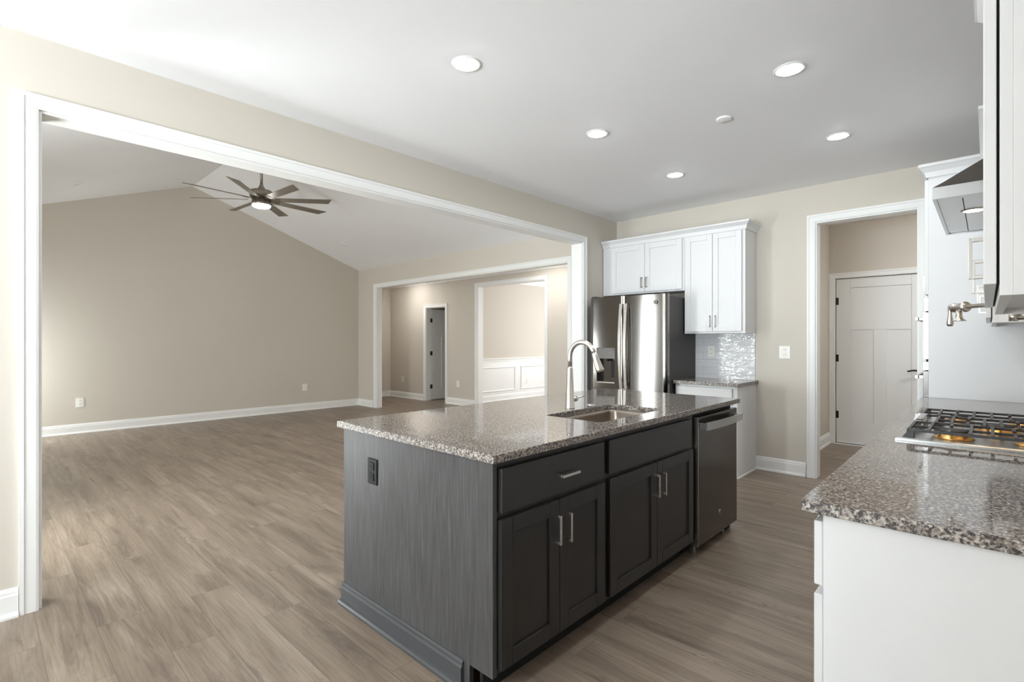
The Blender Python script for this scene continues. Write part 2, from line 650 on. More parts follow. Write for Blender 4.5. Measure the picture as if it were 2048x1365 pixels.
# foyer
YF = 6.70
FX0, HF = -10.27, 2.66
FD0, FD1, FDZ = -8.90, -8.23, 2.02           # foyer door opening
DN0, DN1, DNZ = -7.24, -5.54, 2.365          # dining opening
mb = MB()
mb.box(FX0, FD0, YF, YF + 0.13, 0, HF).box(FD1, DN0, YF, YF + 0.13, 0, HF).box(DN1, -3.4, YF, YF + 0.13, 0, HF)
mb.box(FD0, FD1, YF, YF + 0.13, FDZ, HF).box(DN0, DN1, YF, YF + 0.13, DNZ, HF)
struct(mb.build('wall_foyer_back', 'wall'))
struct(MB().box(FX0 - 0.12, FX0, GY1 + 0.12, YF + 0.13, 0, HF).build('wall_foyer_left', 'wall'))
struct(MB().box(FX0, XG - 0.12, GY1 + 0.0, GY1 + 0.12, 0, HF).build('wall_foyer_front', 'wall'))
struct(MB().box(-3.52, -3.4, YB + 0.14, YF, 0, HF).build('wall_foyer_right', 'wall'))
struct(MB().box(FX0 - 0.12, -3.4, GY1 + 0.121, YF + 0.13, HF, HF + 0.1).build('ceiling_foyer', 'ceil'))
# room behind the foyer door
mb = MB()
mb.box(-9.3, -9.2, YF + 0.13, 8.6, 0, HF).box(-9.3, -7.9, 8.6, 8.7, 0, HF).box(-9.3, -7.86, YF + 0.13, 8.7, HF, HF + 0.1)
struct(mb.build('wall_side_room', 'wall'))
# dining room
XD, HD = -7.74, 2.72
struct(MB().box(XD - 0.12, XD, YF + 0.13, 10.6, 0, HD).build('wall_dining_left', 'wall'))
mb = MB()
mb.box(XD, -6.75, 10.48, 10.6, 0, HD).box(-4.65, -4.2, 10.48, 10.6, 0, HD).box(-6.75, -4.65, 10.48, 10.6, 0, 0.55).box(-6.75, -4.65, 10.48, 10.6, 2.45, HD)
struct(mb.build('wall_dining_back', 'wall'))
struct(MB().box(-4.32, -4.2, YF + 0.13, 10.48, 0, HD).build('wall_dining_right', 'wall'))
struct(MB().box(XD - 0.12, -4.2, YF + 0.131, 10.6, HD, HD + 0.1).build('ceiling_dining', 'ceil'))
window(6, facing('-y', 10.48), -6.75, -4.65, 0.55, 2.45)
# hall behind the doorway
YH, HX0, HX1 = 7.48, -1.475, 1.0
struct(MB().box(HX0 - 0.12, HX0, YB + 0.12, YH, 0, H).build('wall_hall_left', 'wall'))
HD0, HD1, HDZ = -1.40, -0.49, 2.085
struct(MB().box(HX0 - 0.12, HX1 + 0.12, YH + 0.16, YH + 0.26, 0, H).build('wall_hall_light_stop', 'gap'))  # unseen dark backing added to stop sky light leaking round the hall door
mb = MB()
mb.box(HX0 - 0.12, HD0 - 0.02, YH, YH + 0.12, 0, H).box(HD1 + 0.02, HX1, YH, YH + 0.12, 0, H).box(HD0 - 0.02, HD1 + 0.02, YH, YH + 0.12, HDZ + 0.02, H)
struct(mb.build('wall_hall_back', 'wall'))
struct(MB().box(HX1, HX1 + 0.12, YB + 0.12, YH + 0.12, 0, H).build('wall_hall_right', 'wall'))
struct(MB().box(HX0 - 0.12, HX1 + 0.12, YB + 0.141, YH + 0.12, H, H + 0.1).build('ceiling_hall', 'ceil'))

# ------------------------------------------------------------------ trim
BB = [(0, 0), (0.030, 0), (0.030, 0.010), (0.026, 0.019), (0.016, 0.024), (0.016, 0.102), (0.011, 0.108), (0.011, 0.120), (0.006, 0.133), (0, 0.135)]


def baseboard(side, path, mat='trim'):
    struct(MB().sweep(path, BB, XY).build('baseboard_' + side, mat))


# paths run with the room on their left
baseboard('left', [(XL, 0.134), (XL, -3.98)][::-1] if False else [(XL, 0.132), (XL, -3.98)])
baseboard('back', [(-1.262, YB), (-1.735, YB)])
baseboard('far', [(XG, GY1), (XG, GY0)])
baseboard('great_room_end', [(-8.737, GY1), (XG, GY1)])
baseboard('foyer_back', [(-8.966, YF), (FX0, YF), (FX0, GY1 + 0.13)])
baseboard('foyer_mid', [(-7.312, YF), (-8.165, YF)])
baseboard('foyer_right', [(-3.53, YF), (-5.47, YF)])
baseboard('dining_left', [(XD, 10.47), (XD, YF + 0.14)])
baseboard('hall_left', [(HX0, YH), (HX0, YB + 0.13)])
CAS = [(0, 0), (0, 0.014), (0.010, 0.017), (0.048, 0.017), (0.052, 0.022), (0.068, 0.022), (0.068, 0)]
n_trim = [0]


def trim(mb, mat='trim'):
    n_trim[0] += 1
    return struct(mb.build('trim_%d' % n_trim[0], mat))


def casing(d, plane, a0, a1, z, sides='both'):
    mp = facing(d, plane)
    # the left of this path is outside the opening
    path = [(a0, 0.0), (a0, z), (a1, z), (a1, 0.0)]
    return trim(MB().sweep(path, CAS, lambda p, q, e: mp(p, q, e)))


def jamb(d, plane, a0, a1, z, depth, th=0.012):
    mp = facing(d, plane)
    mb = MB()
    fbox(mb, mp, a0, a0 + th, 0, z, -depth, 0.0)
    fbox(mb, mp, a1 - th, a1, 0, z, -depth, 0.0)
    fbox(mb, mp, a0 + th, a1 - th, z - th, z, -depth, 0.0)
    return trim(mb)


casing('+x', XL, OY0, OY1, OZ)
jamb('+x', XL, OY0, OY1, OZ, 0.139)
casing('-x', XL - 0.139, OY0, OY1, OZ)
casing('-y', YB, DX0, DX1, DZ)
jamb('-y', YB, DX0, DX1, DZ, 0.12)
mp = facing('-y', GY1)
casing('-y', GY1, EX0, EX1, EZ)
jamb('-y', GY1, EX0, EX1, EZ, 0.12)
casing('-y', YF, FD0, FD1, FDZ)
jamb('-y', YF, FD0, FD1, FDZ, 0.13)
casing('-y', YF, DN0, DN1, DNZ)
jamb('-y', YF, DN0, DN1, DNZ, 0.13)
casing('-y', YH, HD0 - 0.004, HD1 + 0.004, HDZ + 0.004)
# threshold strip under the hall door
trim(MB().box(HD0, HD1, YH - 0.03, YH + 0.10, 0.0, 0.008))
# crown moulding of the foyer and of the dining room
CR = [(0, -0.125), (0.012, -0.125), (0.016, -0.105), (0.05, -0.06), (0.075, -0.03), (0.095, -0.015), (0.095, 0), (0, 0)]
trim(MB().sweep([(-3.53, YF), (FX0, YF), (FX0, GY1 + 0.13), (-3.53, GY1 + 0.13)], [(d, HF + e) for d, e in CR], XY))
trim(MB().sweep([(-4.33, 10.47), (XD, 10.47), (XD, YF + 0.14)], [(d, HD + e) for d, e in CR], XY))
# wainscot of the dining room: rail and picture-frame mouldings
trim(MB().box(XD, XD + 0.004, YF + 0.135, 10.47, 0.13, 0.86))
RAIL = [(0, 0.845), (0.014, 0.845), (0.018, 0.89), (0.034, 0.905), (0.034, 0.925), (0, 0.925)]
trim(MB().sweep([(XD, 10.47), (XD, YF + 0.14)], RAIL, XY))
FRM = [(0, 0), (0, 0.012), (0.012, 0.018), (0.026, 0.012), (0.032, 0.0)]
for a0, a1 in ((7.02, 8.305), (8.49, 10.2)):
    mpd = facing('+x', XD + 0.004)
    trim(MB().sweep([(a0, 0.205), (a1, 0.205), (a1, 0.735), (a0, 0.735)], FRM, lambda p, q, e: mpd(p, q, e), closed=True))


# ------------------------------------------------------------------ doors of the house
def slab_door(name, w, h, origin, rotz, hinges_at, lever=True, hinge_side=0):
    """three-panel slab, local x along the width from the hinge, local -y the visible face"""
    T = 0.036
    mb = MB()
    st, ms = 0.155 * w / 0.91, 0.128 * w / 0.91
    zs = [0.012, 0.273 * h / 2.081, 1.4375 * h / 2.081, 1.55 * h / 2.081, 1.962 * h / 2.081, h]
    mb.box(0, st, 0, T, zs[0], h).box(w - st, w, 0, T, zs[0], h)
    mb.box(st, w - st, 0, T, zs[0], zs[1]).box(st, w - st, 0, T, zs[2], zs[3]).box(st, w - st, 0, T, zs[4], h)
    mb.box(w / 2 - ms / 2, w / 2 + ms / 2, 0, T, zs[1], zs[2])
    mb.box(st, w - st, 0.010, T - 0.010, zs[1], zs[4])
    d = struct(mb.build(name, 'door', bevel=0.003))
    d.location = origin
    d.rotation_euler = (0, 0, rotz)
    for z in hinges_at:
        o = MB().lathe([(0.008, -0.045), (0.008, 0.045)], (-0.004, -0.006, z), 'z', 10).box(-0.004, 0.028, -0.0015, 0.001, z - 0.045, z + 0.045).box(-0.03, -0.004, -0.003, 0.001, z - 0.045, z + 0.045)
        o = o.build('hinge', 'black')
        o.parent = d
    if lever:
        zz = 0.945
        o = MB().lathe([(0.032, -0.012), (0.032, 0)], (w - 0.065, 0, zz), 'y', 20).tube([(w - 0.065, -0.012, zz), (w - 0.065, -0.05, zz)], 0.010)
        o.tube([(w - 0.065, -0.05, zz), (w - 0.10, -0.055, zz + 0.008), (w - 0.14, -0.055, zz + 0.008), (w - 0.19, -0.055, zz - 0.004)], [0.011, 0.010, 0.009, 0.008])
        o = o.build('door_lever', 'bronze')
        o.parent = d
    return d


slab_door('door_1', HD1 - HD0, 2.08, (HD0, YH + 0.01, 0.004), 0, (0.365, 1.08, 1.80))
slab_door('door_2', FD1 - FD0 - 0.03, 2.0, (FD0 + 0.018, YF + 0.135, 0.0), math.radians(88), (0.30, 1.03, 1.75), lever=False)


# ------------------------------------------------------------------ small fittings
def outlet(loc, d, label, mat='plate', w=0.088, h=0.128, gang=1, group='white wall outlets'):
    o = thing('electrical_outlet', label, 'outlet', loc, group)
    ax = {'-y': 0, '+x': 1, '-x': 1, '+y': 0}[d]
    cx = loc[ax]
    mp0 = facing(d, loc[1] if ax == 0 else loc[0])
    mb = MB()
    fbox(mb, mp0, cx - w / 2, cx + w / 2, loc[2] - h / 2, loc[2] + h / 2, 0, 0.006)
    mb.build('cover_plate', mat, o, bevel=0.002)
    off = 0.0 if gang == 1 else w / 4
    for s in (-1, 1):
        rm = MB()
        fbox(rm, mp0, cx + off - 0.017, cx + off + 0.017, loc[2] + s * 0.024 - 0.018, loc[2] + s * 0.024 + 0.018, 0.006, 0.009)
        r = rm.build('receptacle', mat, o, bevel=0.002)
        for k in (-1, 1):
            sm = MB()
            fbox(sm, mp0, cx + off + k * 0.007 - 0.0016, cx + off + k * 0.007 + 0.0016, loc[2] + s * 0.024 - 0.004, loc[2] + s * 0.024 + 0.008, 0.009, 0.0095)
            sm.build('slot', 'slot' if mat == 'plate' else 'gap', r)
    return o


outlet((XG, 0.988, 0.433), '+x', 'white outlet on the bare taupe wall, the one close to the big white opening post', gang=1)
outlet((XG, 4.20, 0.434), '+x', 'white outlet on the taupe wall near the corner of the far room')
outlet((-9.77, YF, 0.425), '-y', 'white outlet left of the half-open narrow door in the foyer')
outlet((-7.83, YF, 0.43), '-y', 'white outlet between the narrow foyer door and the bright dining opening')
outlet((XD + 0.004, 8.72, 0.37), '+x', 'white outlet inside a wainscot frame of the bright dining room')
outlet((-1.449, YB, 1.188), '-y', 'white square outlet on the beige wall between tall cabinet and hall doorway', w=0.1, h=0.125)
outlet((-2.165, YB - 0.0115, 1.187), '-y', 'white outlet on the glossy subway tile beside the refrigerator', w=0.075, h=0.12)
outlet((-2.067, 1.2545, 0.697), '-y', 'black outlet on the charcoal end panel of the island', 'blackp', w=0.078, h=0.118, group=None)


def downlight(x, y, label, z=H, lens='led'):
    o = thing('recessed_light', label, 'ceiling light', (x, y, z), 'recessed ceiling lights')
    MB().lathe([(0.058, -0.001), (0.060, -0.006), (0.076, -0.005), (0.080, 0.0)], (x, y, z), 'z', 32, caps=False).build('trim_ring', 'trim', o)
    MB().lathe([(0.001, -0.013), (0.03, -0.0115), (0.05, -0.008), (0.058, -0.003)], (x, y, z), 'z', 32, caps=False).build('lens', lens, o)
    return o


downlight(-2.015, 1.784, 'lit recessed ceiling light nearest the big opening and the camera, upper middle')
downlight(-0.78, 3.02, 'lit recessed ceiling light at upper right, largest of the right row')
downlight(-2.015, 3.02, 'lit recessed ceiling light in the middle of the left row of three')
downlight(-0.78, 4.245, 'lit recessed ceiling light nearest the tall oven cabinet and hall doorway')
downlight(-2.015, 4.245, 'lit recessed ceiling light nearest the white cabinets over the refrigerator')
downlight(-0.78, 1.784, 'lit recessed ceiling light above the near end of the right counter')
for x, w in ((-9.1, 'above the narrow half-open door'), (-5.25, 'to the right of the bright dining opening')):
    downlight(x, 6.08, 'lit recessed light in the foyer ceiling ' + w, HF, 'led_foyer')
# unseen hall lamp, added round the corner to light the hall
o = thing('added_hall_lamp', 'unseen round flush lamp added to light the hall beyond the doorway', 'ceiling light', (0.2, 6.4, H))
MB().lathe([(0.15, 0), (0.15, -0.03), (0.14, -0.035)], (0.2, 6.4, H), 'z', 32).build('base', 'nickel', o)
MB().lathe([(0.14, -0.035), (0.13, -0.06), (0.09, -0.08), (0.001, -0.09)], (0.2, 6.4, H), 'z', 32, caps=False).build('shade', 'halll', o)


def disc_cover(loc, label, tilt, r=0.05):
    o = MB().lathe([(r, 0), (r, -0.007), (r * 0.86, -0.011), (0.001, -0.0115)], (0, 0, 0), 'z', 28, caps=False).build('sprinkler_cover', 'trim')
    o.location = loc
    o.rotation_euler = (tilt, 0, 0)
    tag(o, label, 'sprinkler cover', 'round white ceiling covers')


disc_cover((-1.271, 3.395, H), 'round white sprinkler cover between the recessed lights on the kitchen ceiling', 0, 0.048)
disc_cover((-8.14, 0.83, roof(0.83)), 'small white sprinkler cover on the left slope of the vaulted ceiling', math.atan(SL), 0.045)
disc_cover((-8.36, 4.49, roof(4.49)), 'small white sprinkler cover on the right slope of the vaulted ceiling', -math.atan(SL), 0.045)

# ------------------------------------------------------------------ ceiling fan
FX, FY, FZ = -6.62, 2.44, 3.06
fan = thing('ceiling_fan', 'brushed nickel eight-blade ceiling fan with lit lens under the vaulted ceiling', 'ceiling fan', (FX, FY, roof(FY)))
zr = roof(FY)
MB().lathe([(0.075, 0.02), (0.075, -0.03), (0.055, -0.07), (0.02, -0.085)], (FX, FY, zr), 'z', 24).build('canopy', 'fanm', fan)
MB().tube([(FX, FY, zr - 0.08), (FX, FY, FZ + 0.2)], 0.016).build('downrod', 'fanm', fan)
MB().lathe([(0.018, 0.22), (0.022, 0.19), (0.055, 0.13), (0.06, 0.125)], (FX, FY, FZ), 'z', 24).build('coupling_cover', 'fanm', fan)
MB().lathe([(0.05, 0.128), (0.125, 0.12), (0.135, 0.11), (0.135, 0.045), (0.12, 0.03), (0.05, 0.02)], (FX, FY, FZ), 'z', 32).build('motor_housing', 'fanm', fan)
MB().lathe([(0.11, 0.024), (0.11, -0.03), (0.118, -0.035), (0.118, -0.055), (0.1, -0.06)], (FX, FY, FZ), 'z', 32).build('light_ring', 'fanm', fan)
MB().lathe([(0.104, -0.05), (0.104, -0.07), (0.09, -0.082), (0.001, -0.09)], (FX, FY, FZ), 'z', 32, caps=False).build('light_lens', 'fanled', fan)
for k in range(8):
    a = math.radians(5 + 45 * k)
    ca, sa = math.cos(a), math.sin(a)
    pt = math.radians(-13)

    def bp(r, w, h):
        yy, zz = w * math.cos(pt) - h * math.sin(pt), w * math.sin(pt) + h * math.cos(pt)
        return (FX + r * ca - yy * sa, FY + r * sa + yy * ca, FZ + 0.012 + zz)
    poly = [(0.17, -0.045), (0.86, -0.055), (0.80, 0.055), (0.17, 0.045)]
    mb = MB()
    mb.prism(poly, -0.004, 0.004, lambda p, q, e: bp(p, q, e))
    b = mb.build('blade', 'fanb', fan)
    mb = MB()
    mb.prism([(0.09, -0.02), (0.16, -0.028), (0.22, -0.028), (0.22, 0.028), (0.16, 0.028), (0.09, 0.02)], -0.010, -0.004, lambda p, q, e: bp(p, q, e))
    mb.build('blade_bracket', 'fanm', b)


# ------------------------------------------------------------------ cabinetry helpers
def pull(parent, mp, a, z, vertical=True, L=0.117, out=0.032, t=0.011, o0=0.0, name='handle', mat='nickel'):
    mb = MB()
    h = L / 2
    if vertical:
        fbox(mb, mp, a - t / 2, a + t / 2, z - h, z + h, o0 + out - t * 0.8, o0 + out)
        fbox(mb, mp, a - t / 2, a + t / 2, z - h, z - h + t, o0, o0 + out - t * 0.8)
        fbox(mb, mp, a - t / 2, a + t / 2, z + h - t, z + h, o0, o0 + out - t * 0.8)
    else:
        fbox(mb, mp, a - h, a + h, z - t / 2, z + t / 2, o0 + out - t * 0.8, o0 + out)
        fbox(mb, mp, a - h, a - h + t, z - t / 2, z + t / 2, o0, o0 + out - t * 0.8)
        fbox(mb, mp, a + h - t, a + h, z - t / 2, z + t / 2, o0, o0 + out - t * 0.8)
    return mb.build(name, mat, parent, bevel=0.0012)


def shaker(parent, mp, a0, a1, z0, z1, mat, rail=0.06, T=0.02, rec=0.009, name='door', o0=0.001):
    mb = MB()
    fbox(mb, mp, a0, a0 + rail, z0, z1, o0, o0 + T)
    fbox(mb, mp, a1 - rail, a1, z0, z1, o0, o0 + T)
    fbox(mb, mp, a0 + rail, a1 - rail, z0, z0 + rail, o0, o0 + T)
    fbox(mb, mp, a0 + rail, a1 - rail, z1 - rail, z1, o0, o0 + T)
    fbox(mb, mp, a0 + rail - 0.001, a1 - rail + 0.001, z0 + rail - 0.001, z1 - rail + 0.001, o0, o0 + T - rec)
    return mb.build(name, mat, parent, bevel=0.002)


def slab(parent, mp, a0, a1, z0, z1, mat, T=0.02, name='drawer', o0=0.001):
    mb = MB()
    fbox(mb, mp, a0, a1, z0, z1, o0, o0 + T)
    return mb.build(name, mat, parent, bevel=0.003)


def plate_with_hole(outer, hole, z0, z1):
    """flat slab with an opening, built from two outlines"""
    bm = bmesh.new()
    out = []
    for z in (z0, z1):
        loops = []
        for pts in ([outer] + ([hole] if hole else [])):
            vs = [bm.verts.new((p[0], p[1], z)) for p in pts]
            es = [bm.edges.new((vs[i], vs[(i + 1) % len(vs)])) for i in range(len(vs))]
            loops.append((vs, es))
        bmesh.ops.triangle_fill(bm, use_beauty=True, use_dissolve=False, edges=[e for l in loops for e in l[1]])
        out.append(loops)
    for (va, _), (vb, _) in zip(out[0], out[1]):
        for i in range(len(va)):
            j = (i + 1) % len(va)
            bm.faces.new((va[i], va[j], vb[j], vb[i]))
    bm.verts.index_update()
    mb = MB()
    mb.add([v.co[:] for v in bm.verts], [tuple(v.index for v in f.verts) for f in bm.faces])
    bm.free()
    return mb


def rounded(x0, x1, y0, y1, r, n=6):
    pts = []
    for cx, cy, a0 in ((x1 - r, y1 - r, 0), (x0 + r, y1 - r, 90), (x0 + r, y0 + r, 180), (x1 - r, y0 + r, 270)):
        for i in range(n + 1):
            a = math.radians(a0 + 90 * i / n)
            pts.append((cx + r * math.cos(a), cy + r * math.sin(a)))
    return pts


ZC, ZU = 0.900, 0.869      # counter top and underside

# ------------------------------------------------------------------ island
IX0, IX1 = -2.338, -1.2785
IFX = -1.2815              # face frame plane
mpi = facing('+x', IFX)
ep = thing('island_end_panel', 'charcoal wood-grain end panel of the island with moulded base trim', 'end panel', (-1.8, 1.255, 0))
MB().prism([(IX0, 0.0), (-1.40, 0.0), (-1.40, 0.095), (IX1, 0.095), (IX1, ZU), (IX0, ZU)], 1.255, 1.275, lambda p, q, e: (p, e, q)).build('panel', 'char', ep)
BBI = [(0, 0), (0.034, 0), (0.034, 0.010), (0.029, 0.019), (0.016, 0.024), (0.016, 0.074), (0.010, 0.080), (0.010, 0.092), (0.004, 0.098), (0, 0.099)]
MB().sweep([(-1.432, 1.2548), (IX0, 1.2548)], BBI, XY).build('base_trim', 'charp', ep, bevel=0.0)
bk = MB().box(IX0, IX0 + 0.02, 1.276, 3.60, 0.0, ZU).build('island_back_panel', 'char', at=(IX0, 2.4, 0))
tag(bk, 'charcoal wood panel closing the seating side of the island', 'back panel')


def island_cabinet(label, y0, y1):
    o = thing('base_cabinet', label, 'cabinet', (-1.6, (y0 + y1) / 2, 0))
    xb = IX0 + 0.021
    mb = MB()
    mb.box(xb, IFX - 0.02, y0, y0 + 0.018, 0.10, ZU - 0.001).box(xb, IFX - 0.02, y1 - 0.018, y1, 0.10, ZU - 0.001)
    mb.box(xb, IFX - 0.02, y0 + 0.018, y1 - 0.018, 0.10, 0.118).box(xb, xb + 0.012, y0 + 0.018, y1 - 0.018, 0.118, ZU - 0.001)
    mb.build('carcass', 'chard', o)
    mb = MB()
    fbox(mb, mpi, y0, y0 + 0.04, 0.10, ZU - 0.001, -0.02, 0)
    fbox(mb, mpi, y1 - 0.04, y1, 0.10, ZU - 0.001, -0.02, 0)
    fbox(mb, mpi, y0 + 0.04, y1 - 0.04, 0.10, 0.14, -0.02, 0)
    fbox(mb, mpi, y0 + 0.04, y1 - 0.04, 0.655, 0.70, -0.02, 0)
    fbox(mb, mpi, y0 + 0.04, y1 - 0.04, 0.835, ZU - 0.001, -0.02, 0)
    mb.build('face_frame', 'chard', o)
    mb = MB()
    mb.box(IFX - 0.085, IFX - 0.07, y0, y1, 0.0, 0.10)
    mb.build('toe_kick', 'gap', o)
    return o


c1 = island_cabinet('charcoal island cabinet with one drawer over two doors, next to the end panel', 1.276, 1.968)
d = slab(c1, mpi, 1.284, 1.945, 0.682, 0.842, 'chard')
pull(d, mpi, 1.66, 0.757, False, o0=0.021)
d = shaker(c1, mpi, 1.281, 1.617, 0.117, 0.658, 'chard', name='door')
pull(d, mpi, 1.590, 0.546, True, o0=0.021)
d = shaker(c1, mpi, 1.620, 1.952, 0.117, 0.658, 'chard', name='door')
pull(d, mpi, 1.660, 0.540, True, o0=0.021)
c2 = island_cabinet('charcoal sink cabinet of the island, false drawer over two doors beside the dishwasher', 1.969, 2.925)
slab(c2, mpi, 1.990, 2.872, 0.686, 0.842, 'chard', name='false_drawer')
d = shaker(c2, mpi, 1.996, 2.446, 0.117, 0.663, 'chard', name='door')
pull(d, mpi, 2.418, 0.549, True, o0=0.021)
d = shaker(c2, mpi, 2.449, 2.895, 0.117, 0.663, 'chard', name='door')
pull(d, mpi, 2.490, 0.546, True, o0=0.021)

# dishwasher
dw = thing('dishwasher', 'dark stainless dishwasher with curved bar handle at the far end of the island', 'dishwasher', (-1.6, 3.27, 0))
MB().box(IX0 + 0.022, IFX - 0.02, 2.930, 3.592, 0.09, 0.862).build('tub_housing', 'blackp', dw)
mb = MB()
fbox(mb, mpi, 2.952, 3.588, 0.066, 0.842, -0.02, 0.026)
mb.build('door', 'dsteel', dw, bevel=0.004)
mb = MB()
fbox(mb, mpi, 2.945, 2.9515, 0.066, 0.842, -0.02, 0.027)
mb.build('edge_strip', 'nickel', dw)
mb = MB()
fbox(mb, mpi, 2.95, 3.59, 0.0, 0.066, -0.09, -0.075)
mb.build('toe_panel', 'gap', dw)
mb = MB()
pth = []
for i in range(13):
    s = i / 12
    pth.append((IFX + 0.030 + 0.034 + 0.016 * math.sin(math.pi * s), 2.975 + 0.60 * s))
hp = [(-0.006, 0.765), (0.006, 0.765), (0.006, 0.812), (-0.006, 0.812)]
mb.sweep(pth, hp, XY)
for yy in (2.985, 3.555):
    mb.box(IFX + 0.026, IFX + 0.064, yy - 0.012, yy + 0.012, 0.772, 0.806)
mb.build('handle', 'steelh', dw, bevel=0.001)
for yy in (2.99, 3.45):
    MB().box(IFX - 0.05, IFX - 0.02, yy, yy + 0.03, 0.0, 0.066).build('foot', 'nickel', dw)
MB().box(IFX - 0.30, IFX - 0.02, 3.49, 3.588, 0.006, 0.066).build('side_base', 'gap', dw)


def round_badge(parent, c, ax, r, sgn):
    """round appliance badge: ring, disc and looping script strokes"""
    b = MB().lathe([(r, 0), (r, sgn * 0.002), (r * 0.96, sgn * 0.003)], c, ax, 28).build('badge', 'chrome', parent)

    def P(u, w, e):
        return (c[0] + sgn * e, c[1] + u, c[2] + w) if ax == 'x' else (c[0] + u, c[1] + sgn * e, c[2] + w)
    ring, sc = [], []
    for i in range(25):
        a = 2 * math.pi * i / 24
        ring.append(P(r * 0.80 * math.cos(a), r * 0.80 * math.sin(a), 0.0032))
    MB().tube(ring, r * 0.05, 6).build('badge_ring', 'dsteel', b)
    g = [(0.0, 0.28), (-0.22, 0.36), (-0.42, 0.12), (-0.34, -0.22), (-0.10, -0.2), (0.0, 0.1), (-0.04, -0.38), (-0.26, -0.5)]
    e = [(0.06, 0.02), (0.34, 0.1), (0.36, 0.34), (0.18, 0.4), (0.14, 0.22), (0.28, 0.06), (0.1, -0.2), (0.2, -0.44), (0.42, -0.3)]
    for st in (g, e):
        MB().tube([P(u * r, w * r, 0.0032) for u, w in st], r * 0.05, 6).build('badge_script', 'dsteel', b)


round_badge(dw, (IFX + 0.026, 3.282, 0.20), 'x', 0.017, 1)

# island counter, sink, faucet
SKX0, SKX1, SKY0, SKY1 = -1.738, -1.380, 2.098, 2.763
hole = rounded(SKX0, SKX1, SKY0, SKY1, 0.03)
ic = plate_with_hole([(-2.368, 1.232), (-1.252, 1.232), (-1.252, 3.640), (-2.368, 3.640)], hole, ZU, ZC).build('island_countertop', 'granite', bevel=0.003, at=(-1.8, 2.4, ZU))
tag(ic, 'speckled brown and grey granite countertop of the island, with a sink cut-out', 'countertop')
sk = thing('sink', 'undermount stainless steel sink bowl set in the island counter', 'sink', (-1.56, 2.43, ZU - 0.2))
mb = MB()
rings = [(0.012, ZU - 0.0005, 0.04), (-0.002, ZU - 0.001, 0.03), (-0.004, ZU - 0.02, 0.04), (-0.012, ZU - 0.17, 0.05), (-0.035, ZU - 0.195, 0.05), (-0.15, ZU - 0.20, 0.02)]
vs, fs = [], []
for off, z, r in rings:
    ps = rounded(SKX0 - off, SKX1 + off, SKY0 - off, SKY1 + off, r)
    vs += [(p[0], p[1], z) for p in ps]
n = len(hole)
for j in range(len(rings) - 1):
    for i in range(n):
        fs.append((j * n + i, j * n + (i + 1) % n, (j + 1) * n + (i + 1) % n, (j + 1) * n + i))
fs.append(tuple((len(rings) - 1) * n + i for i in range(n)))
mb.add(vs, fs, True)
mb.build('bowl', 'sinksteel', sk)
MB().lathe([(0.045, 0.001), (0.04, 0.004), (0.03, 0.001), (0.001, 0.0)], (-1.56, 2.43, ZU - 0.199), 'z', 24, caps=False).build('drain', 'chrome', sk)

fc = thing('kitchen_faucet', 'brushed nickel gooseneck pull-down faucet with side lever behind the sink', 'faucet', (-1.804, 2.414, ZC))
fx, fy = -1.804, 2.414
MB().lathe([(0.029, 0.0), (0.029, 0.004), (0.0275, 0.006), (0.0165, 0.24), (0.0145, 0.247)], (fx, fy, ZC), 'z', 28).build('body', 'nickel', fc)
R = 0.087
pth = [(fx, fy, ZC + 0.24), (fx, fy, ZC + 0.30)]
for i in range(17):
    a = math.radians(180 - 163 * i / 16)
    pth.append((fx + R + R * math.cos(a), fy, ZC + 0.306 + R * math.sin(a)))
dirv = (Vector(pth[-1]) - Vector(pth[-2])).normalized()
MB().tube(pth, 0.0138, 16).build('gooseneck', 'nickel', fc)
e0 = Vector(pth[-1])
MB().tube([e0, e0 + dirv * 0.006, e0 + dirv * 0.03, e0 + dirv * 0.105, e0 + dirv * 0.11], [0.014, 0.0165, 0.0175, 0.0245, 0.0225], 18).build('spray_head', 'nickel', fc)
MB().tube([(fx, fy + 0.015, ZC + 0.052), (fx, fy + 0.060, ZC + 0.052), (fx, fy + 0.062, ZC + 0.052)], [0.0165, 0.0165, 0.013], 16).build('lever_hub', 'nickel', fc)
MB().tube([(fx, fy + 0.06, ZC + 0.055), (fx + 0.01, fy + 0.15, ZC + 0.067)], [0.0055, 0.0045], 10).build('lever', 'nickel', fc)
o = MB().lathe([(0.026, 0), (0.025, 0.004), (0.015, 0.006), (0.001, 0.0065)], (-1.803, 2.63, ZC), 'z', 24, caps=False).build('sink_hole_cover', 'chrome', at=(-1.803, 2.63, ZC))
tag(o, 'small round chrome hole cover on the granite right of the faucet', 'hole cover')

# ------------------------------------------------------------------ refrigerator wall
mf = facing('-y', 4.795)
fr = thing('refrigerator', 'stainless french-door refrigerator with ice and water dispenser, between opening and white cabinets', 'refrigerator', (-2.80, 5.1, 0))
RX0, RX1, RM = -3.262, -2.336, -2.802
MB().box(RX0 + 0.004, RX1 - 0.004, 4.80, 5.42, 0.02, 1.755).build('body', 'fside', fr)


